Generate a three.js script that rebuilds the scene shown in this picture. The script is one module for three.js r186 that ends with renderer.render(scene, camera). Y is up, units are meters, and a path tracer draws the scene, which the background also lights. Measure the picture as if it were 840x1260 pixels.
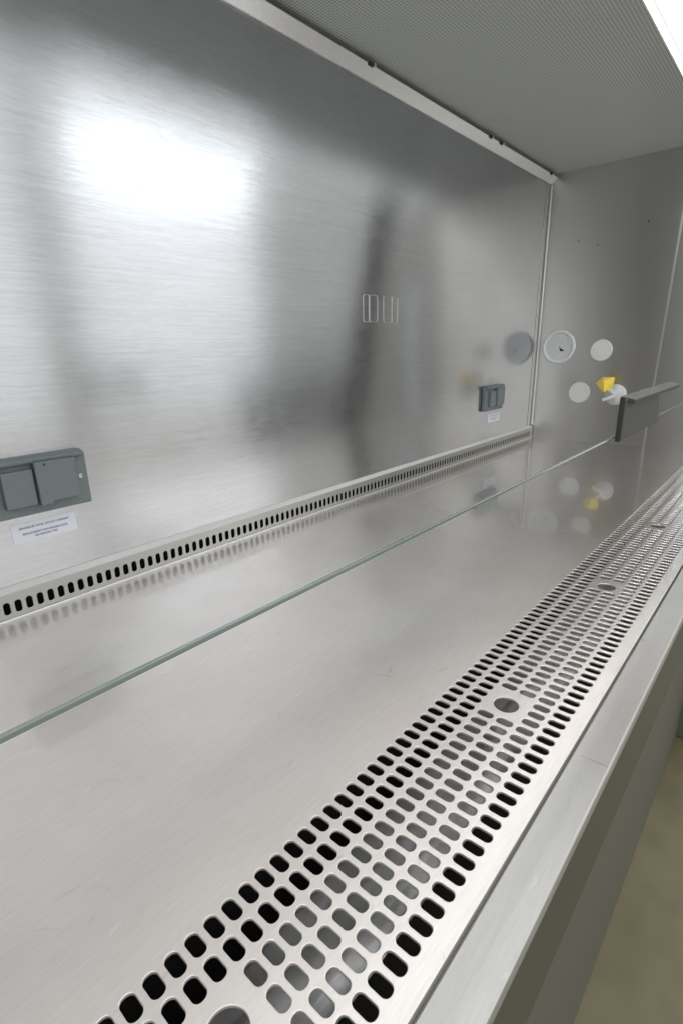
import * as THREE from 'three';
import { RoundedBoxGeometry } from 'three/addons/geometries/RoundedBoxGeometry.js';
import { ConvexGeometry } from 'three/addons/geometries/ConvexGeometry.js';
import { mergeGeometries } from 'three/addons/utils/BufferGeometryUtils.js';
import { RectAreaLightUniformsLib } from 'three/addons/lights/RectAreaLightUniformsLib.js';

// ---------------------------------------------------------------- camera, light, exposure
// x runs along the cabinet (right end wall at 0), y up from the work surface, z towards the viewer (back panel at 0); metres
const W = 682, H = 1024;
const camera = new THREE.PerspectiveCamera(88.517, W / H, 0.01, 60);
camera.position.set(-1.4987, 0.2587, 0.5805);
camera.rotation.order = 'YXZ';
camera.rotation.set(-0.3036, -0.8524, -0.0241);
const scene = new THREE.Scene();
scene.background = new THREE.Color().setRGB(1.10, 1.10, 1.105);
RectAreaLightUniformsLib.init();
const LAMP = 5.5, PANEL = 3.6;
const renderer = new THREE.WebGLRenderer({ antialias: true });
renderer.setSize(W, H);
renderer.toneMapping = THREE.LinearToneMapping;
renderer.toneMappingExposure = 1.2;
renderer.shadowMap.enabled = true;

// ---------------------------------------------------------------- helpers
let seed = 7;
const rnd = () => { seed = (seed * 1664525 + 1013904223) >>> 0; return seed / 4294967296; };
const used = {};
function numbered(n) { const k = used[n] = (used[n] ?? -1) + 1; return k ? n + '_' + String(k).padStart(3, '0') : n; }
function obj(name, geometries, material, parent) {
  const g = Array.isArray(geometries) ? mergeGeometries(geometries.map(flat)) : geometries;
  const m = new THREE.Mesh(g, material); m.castShadow = m.receiveShadow = true;
  m.name = parent ? name : numbered(name); (parent ?? scene).add(m); return m;
}
function flat(g) { const a = g.index ? g.toNonIndexed() : g; for (const k of Object.keys(a.attributes)) if (!['position', 'normal', 'uv'].includes(k)) a.deleteAttribute(k); return a; }
function thing(name, label, category, [x, y, z], group) {
  const o = new THREE.Group(); o.name = numbered(name); o.position.set(x, y, z); scene.add(o);
  o.userData = { label, category }; if (group) o.userData.group = group; return o;
}
function tag(o, label, category, group) { Object.assign(o.userData, { label, category }); if (group) o.userData.group = group; return o; }
function struct(name, g, m, label) { const o = obj(name, g, m); o.userData.kind = 'structure'; if (label) o.userData.label = label; return o; }
// uv in metres, u along the grain (x, or z on faces that look along x)
function metric(g) {
  const a = flat(g), p = a.attributes.position, n = a.attributes.normal, uv = new Float32Array(p.count * 2);
  for (let i = 0; i < p.count; i += 3) {
    let nx = 0, ny = 0, nz = 0;
    for (let k = 0; k < 3; k++) { nx += n.getX(i + k); ny += n.getY(i + k); nz += n.getZ(i + k); }
    nx = Math.abs(nx); ny = Math.abs(ny); nz = Math.abs(nz);
    for (let k = 0; k < 3; k++) {
      const x = p.getX(i + k), y = p.getY(i + k), z = p.getZ(i + k), j = 2 * (i + k);
      if (ny >= nx && ny >= nz) { uv[j] = x; uv[j + 1] = z; } else if (nz >= nx) { uv[j] = x; uv[j + 1] = y; } else { uv[j] = z; uv[j + 1] = y; }
    }
  }
  a.setAttribute('uv', new THREE.BufferAttribute(uv, 2)); return a;
}
function slab(x0, x1, y0, y1, z0, z1) { const g = new THREE.BoxGeometry(x1 - x0, y1 - y0, z1 - z0); g.translate((x0 + x1) / 2, (y0 + y1) / 2, (z0 + z1) / 2); return metric(g); }
function rslab(x0, x1, y0, y1, z0, z1, r, s = 2) { const g = new RoundedBoxGeometry(x1 - x0, y1 - y0, z1 - z0, s, r); g.translate((x0 + x1) / 2, (y0 + y1) / 2, (z0 + z1) / 2); return metric(g); }
function profile(pts, x0, x1) {            // closed outline of (z, y) points, extruded along x
  const s = new THREE.Shape(pts.map(([z, y]) => new THREE.Vector2(z, y)));
  const g = new THREE.ExtrudeGeometry(s, { depth: x1 - x0, bevelEnabled: false, curveSegments: 6 });
  g.rotateY(-Math.PI / 2); g.translate(x1, 0, 0); return metric(g);   // shape x -> z, depth -> -x
}

// ---------------------------------------------------------------- procedural maps
function wrapBlur(a, w, h, rx, ry) {        // box blur with wrap-around, twice along each axis
  const pass = (src, n, m, sn, sm, r) => { if (r < 1) return src; const out = new Float32Array(src.length);
    for (let j = 0; j < m; j++) { let s = 0; for (let k = -r; k <= r; k++) s += src[((k + n) % n) * sn + j * sm];
      for (let i = 0; i < n; i++) { out[i * sn + j * sm] = s / (2 * r + 1); s += src[((i + r + 1) % n) * sn + j * sm] - src[((i - r + n) % n) * sn + j * sm]; } } return out; };
  for (let t = 0; t < 2; t++) { a = pass(a, w, h, 1, w, rx); a = pass(a, h, w, w, 1, ry); } return a;
}
function noise(w, h, rx, ry) {
  let a = new Float32Array(w * h); for (let i = 0; i < a.length; i++) a[i] = rnd() - 0.5;
  a = wrapBlur(a, w, h, rx, ry); let v = 0; for (const x of a) v += x * x; v = 1 / Math.sqrt(v / a.length);
  for (let i = 0; i < a.length; i++) a[i] *= v; return a;
}
function tex(w, h, f, srgb, metres) {
  const d = new Uint8Array(w * h * 4);
  for (let i = 0; i < w * h; i++) { const c = f(i % w, (i / w) | 0, i); for (let k = 0; k < 3; k++) d[4 * i + k] = Math.max(0, Math.min(255, 255 * (Array.isArray(c) ? c[k] : c))); d[4 * i + 3] = 255; }
  const t = new THREE.DataTexture(d, w, h); t.wrapS = t.wrapT = THREE.RepeatWrapping; t.magFilter = t.minFilter = THREE.LinearFilter;
  if (srgb) t.colorSpace = THREE.SRGBColorSpace; if (metres) t.repeat.set(1 / metres, 1 / (metres * h / w)); t.needsUpdate = true; return t;
}
const N = 1024, grainA = noise(N, N, 6, 0), grainB = noise(N, N, 45, 1), mottle = noise(N, N, 60, 60), fine = noise(N, N, 2, 1), soft = noise(N, N, 22, 18);
const steelColor = tex(N, N, (x, y, i) => 0.93 + 0.009 * grainA[i] + 0.005 * grainB[i] + 0.006 * mottle[i], true, 0.62);
const step = (v, a, b) => { const t = Math.max(0, Math.min(1, (v - a) / (b - a))); return t * t * (3 - 2 * t); };
const hairRough = tex(N, N, (x, y, i) => 0.80 + 0.035 * grainA[i] + 0.035 * grainB[i] + 0.02 * mottle[i], false, 0.17);
const steelRough = tex(N, N, (x, y, i) => 0.78 + 0.03 * grainA[i] + 0.02 * mottle[i], false, 0.3);
// work surface: scuffs, wipe marks, short scratches
const marks = new Float32Array(N * N), stain = new Float32Array(N * N);
function stroke(x, y, a, len, bend, w, v, to) {
  for (let t = 0; t < len; t++) { a += bend; x += Math.cos(a); y += Math.sin(a); const e = Math.sin(Math.PI * (t + 0.5) / len);
    for (let j = -w; j <= w; j++) for (let k = -w; k <= w; k++) if (j * j + k * k <= w * w) { const q = (((y + k | 0) % N) + N) % N * N + (((x + j | 0) % N) + N) % N; to[q] = Math.abs(to[q]) > Math.abs(v * e) ? to[q] : v * e; } }
}
for (let k = 0; k < 420; k++) { const a = (rnd() - 0.5) * 1.4; stroke(rnd() * N, rnd() * N, a, 6 + rnd() * 22, (rnd() - 0.5) * 0.09, rnd() < 0.2 ? 1 : 0, rnd() < 0.7 ? -0.05 - 0.17 * rnd() * rnd() : 0.07, marks); }
for (let k = 0; k < 40; k++) stroke(rnd() * N, rnd() * N, rnd() * 6.3, 40 + rnd() * 120, (rnd() - 0.5) * 0.05, 9 + (rnd() * 12 | 0), (rnd() - 0.5) * 0.9, stain);
const stainSoft = wrapBlur(stain, N, N, 4, 4);
const benchColor = tex(N, N, (x, y, i) => { const g = 0.93 + 0.008 * grainA[i] + 0.006 * mottle[i] + 0.004 * soft[i] + 0.006 * stainSoft[i] + 0.55 * marks[i]; return [g, g - 0.004 + 0.004 * mottle[i], g - 0.010 + 0.006 * mottle[i]]; }, true, 0.62);
const benchRough = tex(N, N, (x, y, i) => 0.80 + 0.004 * grainA[i] + 0.012 * mottle[i] + 0.008 * soft[i] + 0.03 * stainSoft[i] + 0.3 * Math.abs(marks[i]), false, 0.62);
// over the whole surface: dull where it is worked on, shinier towards the far end
const WX = 1024, WZ = 288, benchWear = tex(WX, WZ, (x, y) => { const i = ((y * 3) % N) * N + x, px = -1.83 * (1 - x / WX) + 0.05 * mottle[i] + 0.02 * soft[i]; const w = step(px, -1.42, -0.55); return [0, 0.44 + 0.38 * (1 - w) + 0.015 * soft[i] + 0.04 * stainSoft[i] + 0.2 * Math.abs(marks[i]), 0.70 + 0.28 * w]; }, false);
benchWear.repeat.set(1 / 1.83, 1 / 0.515);
// ceiling: fine perforated sheet
const wave = tex(N, N, (x, y, i) => 0.5 + 0.14 * mottle[i], false, 0.9);
const dents = tex(N, N, (x, y, i) => 0.5 + 0.12 * soft[i], false, 0.5);
const P = 64, perf = tex(P, P, (x, y) => { const d = Math.hypot(x - 31.5, y - 31.5); const t = Math.max(0, Math.min(1, (d - 17) / 4)); return 0.68 + 0.25 * t; }, true, 0.0046);
const floorA = noise(512, 512, 6, 6), floorB = noise(512, 512, 40, 40), floorC = noise(512, 512, 1, 1);
const floorColor = tex(512, 512, (x, y, i) => { const g = 0.60 + 0.012 * floorA[i] + 0.012 * floorB[i] + (floorC[i] > 3.2 ? -0.10 : 0); return [g, g * 0.975, g * 0.80]; }, true, 1.1);
const plasticSpeck = tex(256, 256, (x, y, i) => 0.9 + 0.02 * floorC[i], true, 0.05);

// ---------------------------------------------------------------- materials
const steel = (o = {}) => new THREE.MeshPhysicalMaterial({ color: new THREE.Color().setRGB(0.70, 0.695, 0.68), metalness: 1, roughness: 0.34, map: steelColor, roughnessMap: steelRough, anisotropy: 0.75, anisotropyRotation: 0, ...o });
const M = {
  back: steel({ roughness: 0.25, roughnessMap: hairRough, color: new THREE.Color().setRGB(0.665, 0.675, 0.70), anisotropy: 0.72, bumpMap: wave, bumpScale: 0.0005, anisotropyRotation: Math.PI / 2 }),
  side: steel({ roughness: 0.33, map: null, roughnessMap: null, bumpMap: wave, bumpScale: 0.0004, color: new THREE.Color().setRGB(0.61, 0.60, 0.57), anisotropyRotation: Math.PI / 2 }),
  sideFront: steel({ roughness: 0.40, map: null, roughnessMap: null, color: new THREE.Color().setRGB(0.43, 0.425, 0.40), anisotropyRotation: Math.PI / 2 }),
  bench: steel({ metalnessMap: benchWear, roughness: 0.55, clearcoat: 1, clearcoatRoughness: 0.05, map: benchColor, roughnessMap: benchWear, color: new THREE.Color().setRGB(0.93, 0.89, 0.86), anisotropy: 0.2, anisotropyRotation: Math.PI / 2 }),
  trim: steel({ roughness: 0.30, anisotropy: 0.3, map: null, roughnessMap: null, color: new THREE.Color().setRGB(0.45, 0.45, 0.44) }),
  topTrim: steel({ roughness: 0.24, anisotropy: 0, map: null, roughnessMap: null, color: new THREE.Color().setRGB(0.84, 0.86, 0.88) }),
  pan: steel({ roughness: 0.30, anisotropy: 0, map: null, roughnessMap: null, bumpMap: dents, bumpScale: 0.0022, color: new THREE.Color().setRGB(0.36, 0.36, 0.36) }),
  lip: steel({ roughness: 0.62, anisotropy: 0, metalness: 0.85, color: new THREE.Color().setRGB(0.57, 0.565, 0.55), map: benchColor, roughnessMap: benchRough }),
  darkMetal: steel({ roughness: 0.45, anisotropy: 0.2, color: new THREE.Color().setRGB(0.30, 0.30, 0.28) }),
  polished: new THREE.MeshStandardMaterial({ color: new THREE.Color().setRGB(0.78, 0.78, 0.76), metalness: 1, roughness: 0.3 }),
  face: new THREE.MeshStandardMaterial({ color: new THREE.Color().setRGB(0.085, 0.088, 0.07), roughness: 0.45, metalness: 0.3 }),
  grip: new THREE.MeshStandardMaterial({ color: new THREE.Color().setRGB(0.068, 0.067, 0.060), roughness: 0.6, metalness: 0.1 }),
  brightEdge: new THREE.MeshStandardMaterial({ color: new THREE.Color().setRGB(0.85, 0.85, 0.83), metalness: 0.45, roughness: 0.3 }),
  whiteEdge: new THREE.MeshStandardMaterial({ color: new THREE.Color().setRGB(0.8, 0.8, 0.8), roughness: 0.5 }),
  coolEdge: new THREE.MeshStandardMaterial({ color: new THREE.Color().setRGB(0.86, 0.91, 0.98), metalness: 0.15, roughness: 0.35 }),
  cavity: new THREE.MeshStandardMaterial({ color: new THREE.Color().setRGB(0.012, 0.012, 0.012), roughness: 0.9 }),
  ceiling: new THREE.MeshStandardMaterial({ color: new THREE.Color().setRGB(0.78, 0.825, 0.845), map: perf, roughness: 0.55, metalness: 0.1 }),
  hood: new THREE.MeshStandardMaterial({ color: new THREE.Color().setRGB(0.7, 0.7, 0.69), roughness: 0.6 }),
  hoodDark: new THREE.MeshStandardMaterial({ color: new THREE.Color().setRGB(0.12, 0.12, 0.115), roughness: 0.6 }),
  base: new THREE.MeshStandardMaterial({ color: new THREE.Color().setRGB(0.125, 0.122, 0.10), roughness: 0.55 }),
  ground: new THREE.MeshStandardMaterial({ color: new THREE.Color().setRGB(0.62, 0.60, 0.53), map: floorColor, roughness: 0.42 }),
  greyPlastic: new THREE.MeshStandardMaterial({ color: new THREE.Color().setRGB(0.195, 0.228, 0.235), map: plasticSpeck, roughness: 0.48 }),
  greyPlasticDark: new THREE.MeshStandardMaterial({ color: new THREE.Color().setRGB(0.03, 0.035, 0.035), roughness: 0.6 }),
  white: new THREE.MeshStandardMaterial({ color: new THREE.Color().setRGB(0.72, 0.74, 0.73), roughness: 0.45 }),
  whiteFlap: new THREE.MeshStandardMaterial({ color: new THREE.Color().setRGB(0.66, 0.69, 0.69), roughness: 0.5 }),
  clear: new THREE.MeshPhysicalMaterial({ color: new THREE.Color().setRGB(0.85, 0.87, 0.87), roughness: 0.25, transmission: 0.35, thickness: 0, ior: 1.49 }),
  yellow: new THREE.MeshStandardMaterial({ color: new THREE.Color().setRGB(0.85, 0.62, 0.07), roughness: 0.4 }),
  glass: new THREE.MeshPhysicalMaterial({ color: new THREE.Color().setRGB(0.987, 0.990, 0.989), roughness: 0, transmission: 1, thickness: 0, ior: 1.5, specularIntensity: 0.01 }),
  glassEdge: new THREE.MeshPhysicalMaterial({ color: new THREE.Color().setRGB(0.16, 0.20, 0.182), roughness: 0.2, clearcoat: 0.5, clearcoatRoughness: 0.05 }),
  lamp: new THREE.MeshStandardMaterial({ color: 0x000000, emissive: new THREE.Color().setRGB(0.97, 0.98, 1), emissiveIntensity: LAMP }),
  roomLamp: new THREE.MeshStandardMaterial({ color: 0x000000, emissive: new THREE.Color().setRGB(0.94, 0.97, 1), emissiveIntensity: PANEL }),
  wallDark: new THREE.MeshStandardMaterial({ color: new THREE.Color().setRGB(0.16, 0.16, 0.145), roughness: 0.8 }),
  wallMid: new THREE.MeshStandardMaterial({ color: new THREE.Color().setRGB(0.6, 0.6, 0.58), roughness: 0.7 }),
  dark: new THREE.MeshStandardMaterial({ color: new THREE.Color().setRGB(0.03, 0.03, 0.028), roughness: 0.8 }),
};
const XL = -1.83, HT = 0.66;

// ---------------------------------------------------------------- the setting
struct('ground', slab(-6, 6, -0.79, -0.75, -1, 7), M.ground, 'olive epoxy floor of the room below the cabinet front');
struct('back_wall', slab(XL, -0.0140, 0.0334, HT, -0.0016, 0), M.back, 'brushed stainless steel back panel of the cabinet');
struct('back_shell', [slab(XL, 0, -0.12, HT + 0.2, -0.075, -0.07)], M.hood);
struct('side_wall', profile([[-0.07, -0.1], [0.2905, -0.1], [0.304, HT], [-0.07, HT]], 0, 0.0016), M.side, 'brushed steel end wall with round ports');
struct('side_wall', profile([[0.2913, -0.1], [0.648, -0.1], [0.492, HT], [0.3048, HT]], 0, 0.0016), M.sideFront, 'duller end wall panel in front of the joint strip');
struct('side_wall', slab(XL - 0.0016, XL, -0.10, HT, -0.07, 0.46), M.hoodDark);
struct('ceiling', slab(XL, 0, HT, HT + 0.012, -0.07, 0.3395), M.ceiling, 'grey perforated ceiling diffuser');
struct('ceiling_edge', profile([[0.3397, HT], [0.3412, HT + 0.001], [0.3335, 0.6895], [0.3315, 0.6895]], XL, 0), M.whiteEdge);
struct('hood', [slab(XL, 0, 0.712, 0.72, -0.07, 0.43), slab(XL, 0, 0.675, 1.1, 0.40, 0.43)], M.hood);

// ---------------------------------------------------------------- cabinet lamp
{
  const t = thing('strip_light', 'long white strip light glowing at the front edge of the ceiling', 'light', [-0.92, 0.69, 0.355]);
  obj('diffuser', rslab(-0.90, 0.915, 0, 0.014, -0.0205, 0.022, 0.003), M.lamp, t);
  obj('light_housing', slab(-0.905, 0.918, 0.0145, 0.02, -0.0235, 0.03), M.hood, t);
  const l = new THREE.RectAreaLight(new THREE.Color().setRGB(0.97, 0.98, 1), LAMP, 1.80, 0.041);
  l.position.set(0, -0.002, 0.0008); l.rotation.set(-Math.PI / 2, 0, 0); t.add(l);
}
// ---------------------------------------------------------------- room ceiling light and things that the steel mirrors
{
  const t = thing('light_panel', 'wide white light panel across the room, mirrored as a white patch in the back panel', 'light', [0.575, 1.285, 2.5]);
  obj('diffuser', slab(-0.62, 0.60, -0.05, 0.05, 0, 0.05), M.roomLamp, t);
  const l = new THREE.RectAreaLight(new THREE.Color().setRGB(0.94, 0.97, 1), PANEL, 1.22, 0.10);
  l.position.set(0, 0, -0.004); t.add(l);
}
struct('room_door', slab(1.35, 2.9, -0.75, 2.2, 2.6, 2.66), M.wallMid);
struct('room_column', slab(-0.24, -0.06, -0.75, 2.2, 2.6, 2.7), M.wallMid);
struct('room_cabinet', slab(-4.0, -2.55, -0.75, 0.34, 2.5, 3.1), M.hoodDark);
struct('room_cabinet', slab(0.95, 2.9, -0.75, 0.06, 2.15, 2.55), M.hoodDark);
// slanted dark frame that carries the sash at the right-hand end of the cabinet
{
  const s = new THREE.Shape([[0.640, -0.12], [0.755, -0.12], [0.525, 0.9], [0.433, 0.9]].map(([z, y]) => new THREE.Vector2(z, y)));
  const g = new THREE.ExtrudeGeometry(s, { depth: 0.05, bevelEnabled: false }); g.rotateY(-Math.PI / 2); g.translate(0.05, 0, 0);
  struct('side_frame', g, M.dark);
}

// ---------------------------------------------------------------- perforated sheets
function slotPath(cx, cy, w, h, r) {         // rounded slot, w across x, h along y
  const p = new THREE.Path(), a = w / 2 - r, b = h / 2 - r, q = [], n = 5;
  [[a, b], [-a, b], [-a, -b], [a, -b]].forEach(([ox, oy], k) => { for (let i = 0; i <= n; i++) { const u = (k + i / n) * Math.PI / 2; q.push(new THREE.Vector2(cx + ox + r * Math.cos(u), cy + oy + r * Math.sin(u))); } });
  p.setFromPoints(q);
  return p;
}
{
  const t = thing('work_surface', 'brushed stainless steel work surface with slotted air grille along its front edge', 'work surface', [XL / 2, 0, 0.25]);
  const put = (g) => { g.translate(-XL / 2, 0, -0.25); return g; };
  const lay = (s, curve) => { const g = new THREE.ExtrudeGeometry(s, { depth: 0.0011, bevelEnabled: true, bevelThickness: 0.0004, bevelSize: 0.0004, bevelSegments: 2, curveSegments: curve }); g.rotateX(Math.PI / 2); g.translate(0, -0.0004, 0); return metric(g); };
  const zs = [0.4147, 0.4295, 0.4445, 0.4591, 0.4739, 0.4885], pitch = 0.0104, z0 = 0.404;
  const rect = (xa, xb, za, zb) => new THREE.Shape([[xa, za], [xb, za], [xb, zb], [xa, zb]].map(([x, z]) => new THREE.Vector2(x, z)));
  obj('surface_panel', put(lay(rect(XL, -0.0008, 0.0078, z0), 4)), M.bench, t);
  const g = rect(XL, -0.0008, z0, 0.5045);
  const holes = [[-1.428, 0.4520], [-1.1696, 0.4520], [-0.912, 0.4523], [-0.6555, 0.4525], [-0.399, 0.4525], [-0.142, 0.4525]];
  for (const [hx, hz] of holes) { g.holes.push(new THREE.Path(Array.from({ length: 40 }, (_, i) => new THREE.Vector2(hx + 0.0094 * Math.cos(i * Math.PI / 20), hz + 0.0094 * Math.sin(i * Math.PI / 20))))); }
  for (let i = -14; ; i++) {
    const x = -1.4382 + i * pitch; if (x > -0.012) break;
    zs.forEach((z, k) => { if (k > 1 && k < 4 && holes.some(([hx]) => Math.abs(x - hx) < 0.0148)) return; g.holes.push(slotPath(x, z, 0.0076, 0.0126, 0.0034)); });
  }
  obj('air_grille', put(lay(g, 4)), M.bench, t);
  obj('front_flange', put(slab(XL, -0.0008, -0.03, -0.0017, 0.5033, 0.5045)), M.bench, t);
  obj('gap_strip', put(slab(XL, -0.0008, -0.012, -0.007, 0.5046, 0.5060)), M.darkMetal, t);
  obj('drip_pan', put(slab(XL + 0.01, -0.01, -0.0282, -0.027, 0.425, 0.4735)), M.pan, t);
  obj('air_duct', [slab(XL, 0, -0.14, -0.138, 0.38, 0.5035), slab(XL, 0, -0.138, -0.003, 0.38, 0.382), slab(XL, 0, -0.138, -0.031, 0.5010, 0.5030)].map(put), M.cavity, t);
}
{
  const t = thing('rear_grille', 'narrow slotted steel strip along the foot of the back panel', 'grille', [XL / 2, 0, 0.004]);
  const put = (g) => { g.translate(-XL / 2, 0, -0.004); return g; };
  const s = new THREE.Shape([[XL, 0.0004], [-0.003, 0.0004], [-0.003, 0.0285], [XL, 0.0285]].map(([x, y]) => new THREE.Vector2(x, y)));
  for (let i = -26; ; i++) { const x = -1.3605 + i * 0.0106; if (x > -0.015) break; s.holes.push(slotPath(x, 0.0128, 0.0066, 0.0138, 0.0032)); }
  const g = new THREE.ExtrudeGeometry(s, { depth: 0.0006, bevelEnabled: true, bevelThickness: 0.0003, bevelSize: 0.0003, bevelSegments: 1, curveSegments: 4 });
  g.translate(0, 0, 0.0058);
  obj('slotted_face', put(metric(g)), M.trim, t);
  obj('top_flange', put(profile([[0.0070, 0.0283], [0.0004, 0.0337], [0.0004, 0.0322], [0.0056, 0.0281]], XL, -0.003)), M.brightEdge, t);
  const bead = new THREE.CylinderGeometry(0.0011, 0.0011, -XL - 0.003, 8); bead.rotateZ(Math.PI / 2); bead.translate(XL / 2, 0.0008, 0.0078); obj('bottom_bead', put(bead), M.polished, t);
  obj('air_duct', [slab(XL, 0, -0.02, 0.05, -0.045, -0.043), slab(XL, 0, 0.036, 0.038, -0.043, -0.002), slab(XL, 0, -0.02, -0.018, -0.043, 0.007)].map(put), M.cavity, t);
}
// ---------------------------------------------------------------- trims
{
  const t = thing('top_trim', 'bright steel trim strip where back panel meets the ceiling, with small clips', 'trim', [XL / 2, 0.648, 0]);
  const put = (g) => { g.translate(-XL / 2, -0.648, 0); return g; };
  obj('strip', put(profile([[0.0002, 0.6374], [0.0014, 0.6366], [0.0028, 0.6372], [0.0165, 0.6502], [0.0160, 0.6514], [0.0148, 0.6514], [0.0008, 0.6386]], XL, -0.0015)), M.topTrim, t);
  for (const x of [-1.14, -0.7648, -0.3771, -0.329, -0.0481]) {
    const c = obj('clip', put(rslab(x - 0.0062, x + 0.0062, 0.6484, 0.6526, 0.0125, 0.0185, 0.0008)), M.dark, t);
    const b = new THREE.CylinderGeometry(0.0022, 0.0022, 0.0028, 14); b.rotateX(Math.PI / 2); b.translate(x + 0.0055 - XL / 2, 0.6505 - 0.648, 0.0190); obj('stud', b, M.polished, c);
  }
}
{
  const t = thing('corner_trim', 'thin vertical steel trim in the corner of back panel and end wall', 'trim', [-0.004, 0.335, 0]);
  const put = (g) => { g.translate(0.004, -0.335, 0); return g; };
  obj('edge_strip', put(rslab(-0.0058, -0.0002, 0.0345, 0.6375, -0.004, 0.0045, 0.0022, 4)), M.brightEdge, t);
  obj('fold', put(rslab(-0.0300, -0.0155, 0.0345, 0.6368, 0.0002, 0.0013, 0.0005)), M.back, t);
  obj('groove', put(slab(-0.0150, -0.0059, 0.0345, 0.6368, -0.004, -0.003)), M.dark, t);
}
{
  const a = new THREE.Vector2(0.2905, 0.001), b = new THREE.Vector2(0.302, HT - 0.002);
  const s = new THREE.Shape([new THREE.Vector2(a.x, a.y), new THREE.Vector2(a.x + 0.0042, a.y), new THREE.Vector2(b.x + 0.0042, b.y), new THREE.Vector2(b.x, b.y)]);
  const g = new THREE.ExtrudeGeometry(s, { depth: 0.0012, bevelEnabled: false }); g.rotateY(-Math.PI / 2); g.translate(-0.0002, 0, 0);
  tag(obj('joint_strip', g, M.polished), 'thin bright vertical joint strip on the end wall right of the white ports', 'strip');
}
{
  const g = new THREE.TubeGeometry(new THREE.CatmullRomCurve3([[0.3845, 0.05], [0.3875, 0.12], [0.398, 0.30], [0.402, 0.42]].map(([z, y]) => new THREE.Vector3(0, y, z + 0.007))), 40, 0.016, 18);
  tag(obj('seal_strip', g, M.coolEdge), 'pale rounded seal strip rising near the front of the end wall', 'strip');
}
// ---------------------------------------------------------------- front lip and base
{
  const t = thing('front_rail', 'smooth steel front rail running outside the slotted grille', 'rail', [XL / 2, -0.05, 0.518]);
  const put = (g) => { g.translate(-XL / 2, 0.05, -0.518); return g; };
  obj('rail_body', put(profile([[0.5062, -0.0036], [0.5067, -0.003], [0.5270, -0.003], [0.5283, -0.0036], [0.5288, -0.0052], [0.5286, -0.0118], [0.5062, -0.0118]], XL, 0)), M.lip, t);
  obj('front_face', put(profile([[0.5072, -0.0121], [0.5286, -0.0121], [0.5258, -0.10], [0.5240, -0.101], [0.5072, -0.101]], XL, 0)), M.face, t);
  obj('weld_seam', put(slab(-1.1838, -1.1830, -0.0032, -0.0028, 0.5105, 0.5268)), M.trim, t);
}
{
  const t = thing('base_cabinet', 'dull grey lower cabinet front below the steel rail', 'cabinet', [XL / 2, -0.75, 0.45]);
  const put = (g) => { g.translate(-XL / 2, 0.75, -0.45); return g; };
  obj('front_panel', put(slab(XL, -0.06, -0.748, -0.112, 0.40, 0.4826)), M.base, t);
  obj('end_leg', put(slab(-0.058, 0.03, -0.746, -0.112, 0.40, 0.56)), M.base, t);
}

// ---------------------------------------------------------------- outlets with their stickers
function makeOutlet(label) {
  const t = thing('power_outlet', label, 'power outlet', [-1.309, 0.133, 0], 'covered outlets on the back panel');
  obj('cover_plate', rslab(-0.050, 0.050, -0.0295, 0.0270, 0.0002, 0.0085, 0.0018), M.greyPlastic, t);
  const h = new THREE.CylinderGeometry(0.0035, 0.0035, 0.092, 14); h.rotateZ(Math.PI / 2); h.translate(0, 0.0255, 0.0098);
  obj('hinge', [metric(h), rslab(-0.048, 0.048, 0.0262, 0.0296, 0.0002, 0.0068, 0.0012)], M.greyPlastic, t);
  obj('hinge_slot', slab(-0.047, 0.047, 0.0272, 0.0283, 0.0066, 0.0071), M.greyPlasticDark, t);
  const r = new THREE.Shape([[-0.0045, -0.020], [0.0072, -0.020], [0.0076, -0.0172], [0.0345, -0.0172], [0.0345, 0.0160], [0.0352, 0.0238], [-0.0045, 0.0242]].map(([x, y]) => new THREE.Vector2(x, y)));
  const gr = new THREE.ExtrudeGeometry(r, { depth: 0.0105, bevelEnabled: true, bevelThickness: 0.0008, bevelSize: 0.0008, bevelOffset: -0.0008, bevelSegments: 2 }); gr.translate(0, 0, 0.0078);
  const c = obj('flip_cover', metric(gr), M.greyPlastic, t);
  const d = new THREE.CylinderGeometry(0.0013, 0.0013, 0.001, 12); d.rotateX(Math.PI / 2); d.translate(0.0046, 0.0212, 0.0189); obj('rivet_hole', d, M.greyPlasticDark, c);
  obj('flip_cover', rslab(-0.0345, -0.0058, -0.0185, 0.0178, 0.0078, 0.0158, 0.0012), M.greyPlastic, t);
  const w = new THREE.CylinderGeometry(0.0021, 0.0023, 0.0014, 18); w.rotateX(Math.PI / 2); w.translate(0.0415, 0.0012, 0.0092);
  const sc = obj('screw', w, M.polished, t);
  obj('screw_slot', slab(0.0395, 0.0435, 0.0008, 0.0016, 0.0096, 0.0101), M.greyPlasticDark, sc);
  return t;
}
makeOutlet('grey two-cover power outlet at the left, nearest the camera');
{
  const o = scene.getObjectByName('power_outlet').clone(); o.name = numbered('power_outlet'); o.position.x = -0.2695; scene.add(o);
  o.userData = { label: 'small grey power outlet near the far corner of the back panel', category: 'power outlet', group: 'covered outlets on the back panel' };
}
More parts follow.
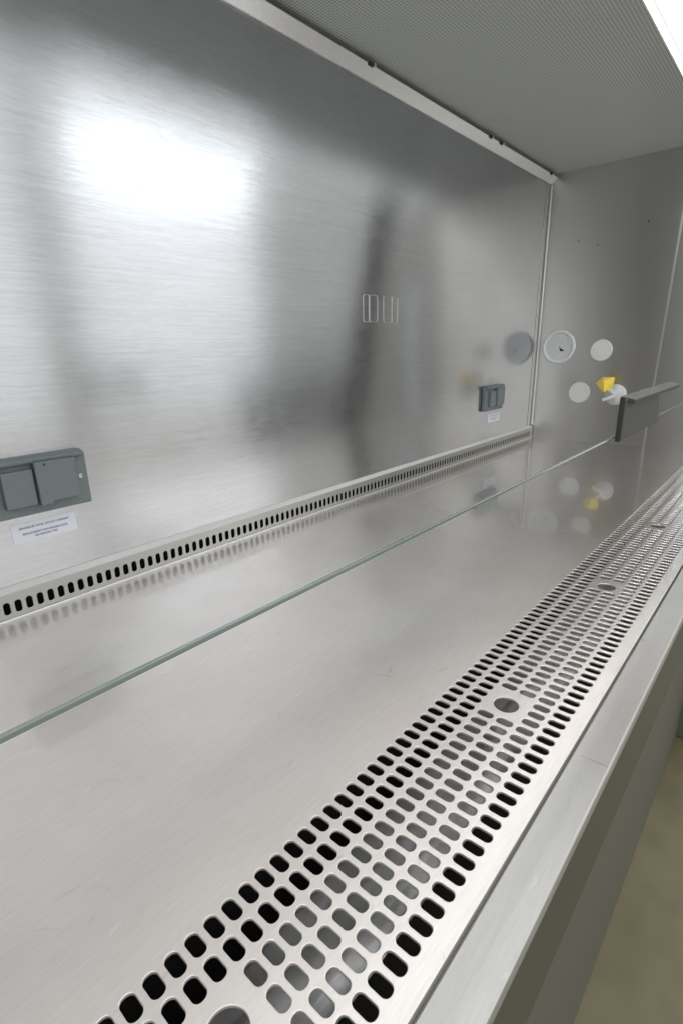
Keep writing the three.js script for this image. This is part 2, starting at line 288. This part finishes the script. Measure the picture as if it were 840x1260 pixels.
function sticker(x, y, z, rot, label) {
  const c = document.createElement('canvas'); c.width = 512; c.height = 168; const k = c.getContext('2d');
  k.fillStyle = '#e9ebf2'; k.fillRect(0, 0, 512, 168); k.fillStyle = '#2c2f45'; k.textAlign = 'center';
  k.font = 'bold 25px sans-serif'; k.fillText('MAXIMUM TOTAL OUTLET CURRENT', 256, 52, 400);
  k.fillText('REPLACEMENT FUSE BEHIND PLATE', 256, 104, 360); k.fillText('SEE MANUAL FOR', 256, 134, 180);
  const m = new THREE.CanvasTexture(c); m.colorSpace = THREE.SRGBColorSpace;
  const t = new THREE.Group(); t.name = numbered('sticker'); t.position.set(x, y, z); t.rotation.z = rot; scene.add(t);
  t.userData = { label, category: 'sticker', group: 'white text stickers below the outlets' };
  const g = new THREE.BoxGeometry(0.0635, 0.0208, 0.0003), uv = g.attributes.uv;
  obj('printed_sheet', g, new THREE.MeshStandardMaterial({ map: m, color: new THREE.Color().setRGB(0.85, 0.85, 0.87), roughness: 0.55 }), t);
}
sticker(-1.3083, 0.0846, 0.0003, 0.004, 'white sticker with three lines of small text below the left outlet');
sticker(-0.2493, 0.0830, 0.0003, 0.0, 'tiny white sticker below the far outlet near the corner');

// ---------------------------------------------------------------- ports on the end wall
const onWall = (g) => { g.rotateZ(Math.PI / 2); return g; };       // lathe axis y -> -x
{
  const t = thing('cable_port', 'large white round cable port with a split rubber iris and dark opening', 'port', [0, 0.2463, 0.0572]);
  const ring = new THREE.LatheGeometry([[0.0335, 0.0002], [0.0438, 0.0002], [0.0440, 0.003], [0.0425, 0.0062], [0.0390, 0.0068], [0.0352, 0.0055], [0.0340, 0.0022]].map(([r, y]) => new THREE.Vector2(r, y)), 56);
  obj('ring', onWall(ring), M.white, t);
  for (let k = 0; k < 8; k++) {
    const a = k * Math.PI / 4 + 0.25, b = a + Math.PI / 4 - 0.004, s = new THREE.Shape();
    s.moveTo(0.0003 * Math.cos((a + b) / 2), 0.0003 * Math.sin((a + b) / 2)); s.lineTo(0.0344 * Math.cos(a), 0.0344 * Math.sin(a)); s.absarc(0, 0, 0.0344, a, b, false);
    if (k === 6) { s.lineTo(0.020 * Math.cos(b), 0.020 * Math.sin(b)); s.lineTo(0.0125 * Math.cos(b - 0.6), 0.0125 * Math.sin(b - 0.6)); }
    s.closePath();
    const g = new THREE.ExtrudeGeometry(s, { depth: 0.0009, bevelEnabled: true, bevelSize: 0.0002, bevelThickness: 0.0003, bevelSegments: 1, curveSegments: 6 });
    g.rotateY(-Math.PI / 2); g.translate(-0.0015 - 0.0004 * (k % 2), 0, 0); obj('iris_flap', g, M.whiteFlap, t);
  }
  const d = new THREE.CylinderGeometry(0.0338, 0.0338, 0.0006, 40); d.translate(0, 0.0006, 0); obj('opening', onWall(d), M.cavity, t);
}
function plug(y, z, r, label) {
  const t = thing('port_plug', label, 'port plug', [0, y, z], 'white plugs on the end wall');
  const g = new THREE.LatheGeometry([[0.0001, 0.0036], [r * 0.84, 0.0034], [r * 0.87, 0.0030], [r * 0.90, 0.0036], [r * 0.96, 0.0034], [r, 0.002], [r, 0.0002], [0.0001, 0.0002]].map(([a, b]) => new THREE.Vector2(a, b)), 48);
  obj('disc', onWall(g), M.white, t);
}
plug(0.2362, 0.1655, 0.0265, 'smooth white round plug on the end wall beside the large port');
plug(0.1289, 0.1221, 0.0272, 'smooth white round plug on the end wall left of the yellow valve');
{
  const t = thing('gas_valve', 'clear plastic gas valve with yellow wing knob on the end wall', 'valve', [0, 0.127, 0.212]);
  const g = new THREE.LatheGeometry([[0.0245, 0.0002], [0.0250, 0.003], [0.0235, 0.0075], [0.0185, 0.013], [0.011, 0.0165], [0.0085, 0.0175], [0.0075, 0.024], [0.0001, 0.0245]].map(([a, b]) => new THREE.Vector2(a, b)), 40);
  obj('base_dome', onWall(g), M.clear, t);
  const rim = new THREE.TorusGeometry(0.0242, 0.0016, 8, 40); rim.rotateY(Math.PI / 2); rim.translate(-0.0022, 0, 0); obj('rim', rim, M.white, t);
  const spout = new THREE.TubeGeometry(new THREE.CatmullRomCurve3([[-0.015, -0.002, 0.004], [-0.026, -0.006, -0.008], [-0.032, -0.012, -0.022]].map((a) => new THREE.Vector3(...a))), 14, 0.0045, 12); obj('spout', spout, M.clear, t);
  const stem = new THREE.TubeGeometry(new THREE.LineCurve3(new THREE.Vector3(-0.016, 0.003, 0), new THREE.Vector3(-0.036, 0.018, -0.010)), 4, 0.005, 14); obj('stem', stem, M.clear, t);
  const off = (a) => new THREE.Vector3(a[0], a[1] - 0.127, a[2] - 0.212);
  const pts = [[-0.045, 0.1575, 0.1735], [-0.035, 0.1722, 0.1855], [-0.035, 0.1722, 0.2145], [-0.035, 0.151, 0.2125], [-0.045, 0.142, 0.2075], [-0.055, 0.1350, 0.1945], [-0.055, 0.1655, 0.1935], [-0.060, 0.138, 0.199], [-0.028, 0.165, 0.21], [-0.028, 0.15, 0.205], [-0.03, 0.16, 0.182]].map(off);
  const k = obj('wing_knob', new ConvexGeometry(pts), M.yellow, t);
}
[[0.521, 0.2344], [0.4853, 0.128], [0.4988, 0.0804]].forEach(([y, z], k) => {
  const g = new THREE.SphereGeometry(0.0019, 12, 8, 0, Math.PI * 2, 0, Math.PI / 2); g.scale(1, 0.5, 1); g.rotateZ(Math.PI / 2);
  const m = obj('rivet', g, M.grip); m.position.set(-0.0002, y, z);
  tag(m, ['tiny dark rivet high on the end wall, nearest the bright joint strip', 'tiny dark rivet on the end wall, middle one of three', 'tiny dark rivet on the end wall, nearest the back corner'][k], 'rivet');
});
// ---------------------------------------------------------------- sash
{
  const ang = 0.17, L = 0.56;
  const t = thing('glass_sash', 'clear sliding glass sash with a greenish lower edge and small grip', 'sash', [XL / 2, 0.1836, 0.47]);
  const tilt = (g) => { g.rotateX(-ang); return g; };
  obj('pane', tilt(slab(XL / 2 + 0.002, -XL / 2 - 0.002, 0.0016, L, -0.006, 0)), M.glass, t);
  obj('lower_edge', tilt(rslab(XL / 2 + 0.002, -XL / 2 - 0.002, 0, 0.0015, -0.0018, 0, 0.0004)), M.glassEdge, t);
  const X = (x) => x - XL / 2, Y = (y) => y - 0.1836;
  const s = new THREE.Shape(); s.moveTo(X(-1.038), Y(0.1822)); s.lineTo(X(-0.8985), Y(0.1822)); s.lineTo(X(-0.9125), Y(0.2065)); s.quadraticCurveTo(X(-0.925), Y(0.2135), X(-0.945), Y(0.2145)); s.lineTo(X(-1.010), Y(0.2155)); s.quadraticCurveTo(X(-1.030), Y(0.2150), X(-1.038), Y(0.2130)); s.closePath();
  const g = new THREE.ExtrudeGeometry(s, { depth: 0.0024, bevelEnabled: true, bevelSize: 0.0004, bevelThickness: 0.0004, bevelSegments: 2 }); g.translate(0, 0, 0.0022);
  const grip = obj('grip_plate', metric(g), M.grip, t);
  obj('grip_flange', [rslab(X(-1.040), X(-1.0365), Y(0.1815), Y(0.2165), 0.0012, 0.0050, 0.0008)], M.dark, grip);
  const f = new THREE.Shape(), R = 0.0052; f.moveTo(X(-1.03), -R); f.lineTo(X(-0.848), -R); f.absarc(X(-0.848), 0, R, -Math.PI / 2, Math.PI / 2, false); f.lineTo(X(-1.03), R); f.closePath();
  const fg = new THREE.ExtrudeGeometry(f, { depth: 0.0026, bevelEnabled: true, bevelSize: 0.0004, bevelThickness: 0.0004, bevelSegments: 2, curveSegments: 10 }); fg.rotateX(Math.PI / 2); fg.rotateX(0.2);
  fg.translate(0, Y(0.2150), 0.005);
  obj('grip_tab', metric(fg), M.grip, t);
}
// ---------------------------------------------------------------- faint outlined marks on the back panel
[[-0.7602, 0.0075], [-0.7405, 0.011], [-0.700, 0.012], [-0.679, 0.0085]].forEach(([x, w], k) => {
  const h = 0.0425, c = new THREE.CurvePath(), a = w, b = h / 2, pts = [];
  const T = 0.0035, n = 6; for (const [cx, cy, a0] of [[a - T, b - T, 0], [-a + T, b - T, 1], [-a + T, -b + T, 2], [a - T, -b + T, 3]]) for (let i = 0; i <= n; i++) { const u = (a0 + i / n) * Math.PI / 2; pts.push(new THREE.Vector3(cx + T * Math.cos(u), cy + T * Math.sin(u), 0)); }
  const g = new THREE.TubeGeometry(new THREE.CatmullRomCurve3(pts, true), 80, 0.0004, 6, true);
  const m = obj('wire_loop', g, M.polished); m.position.set(x, 0.320, 0.0006);
  tag(m, 'thin bright outlined mark on the back panel, ' + ['leftmost of four', 'second from left of four', 'third from left of four', 'rightmost of four'][k], 'mark', 'slot marks on the back panel');
});

scene.environment = null;
renderer.render(scene, camera);
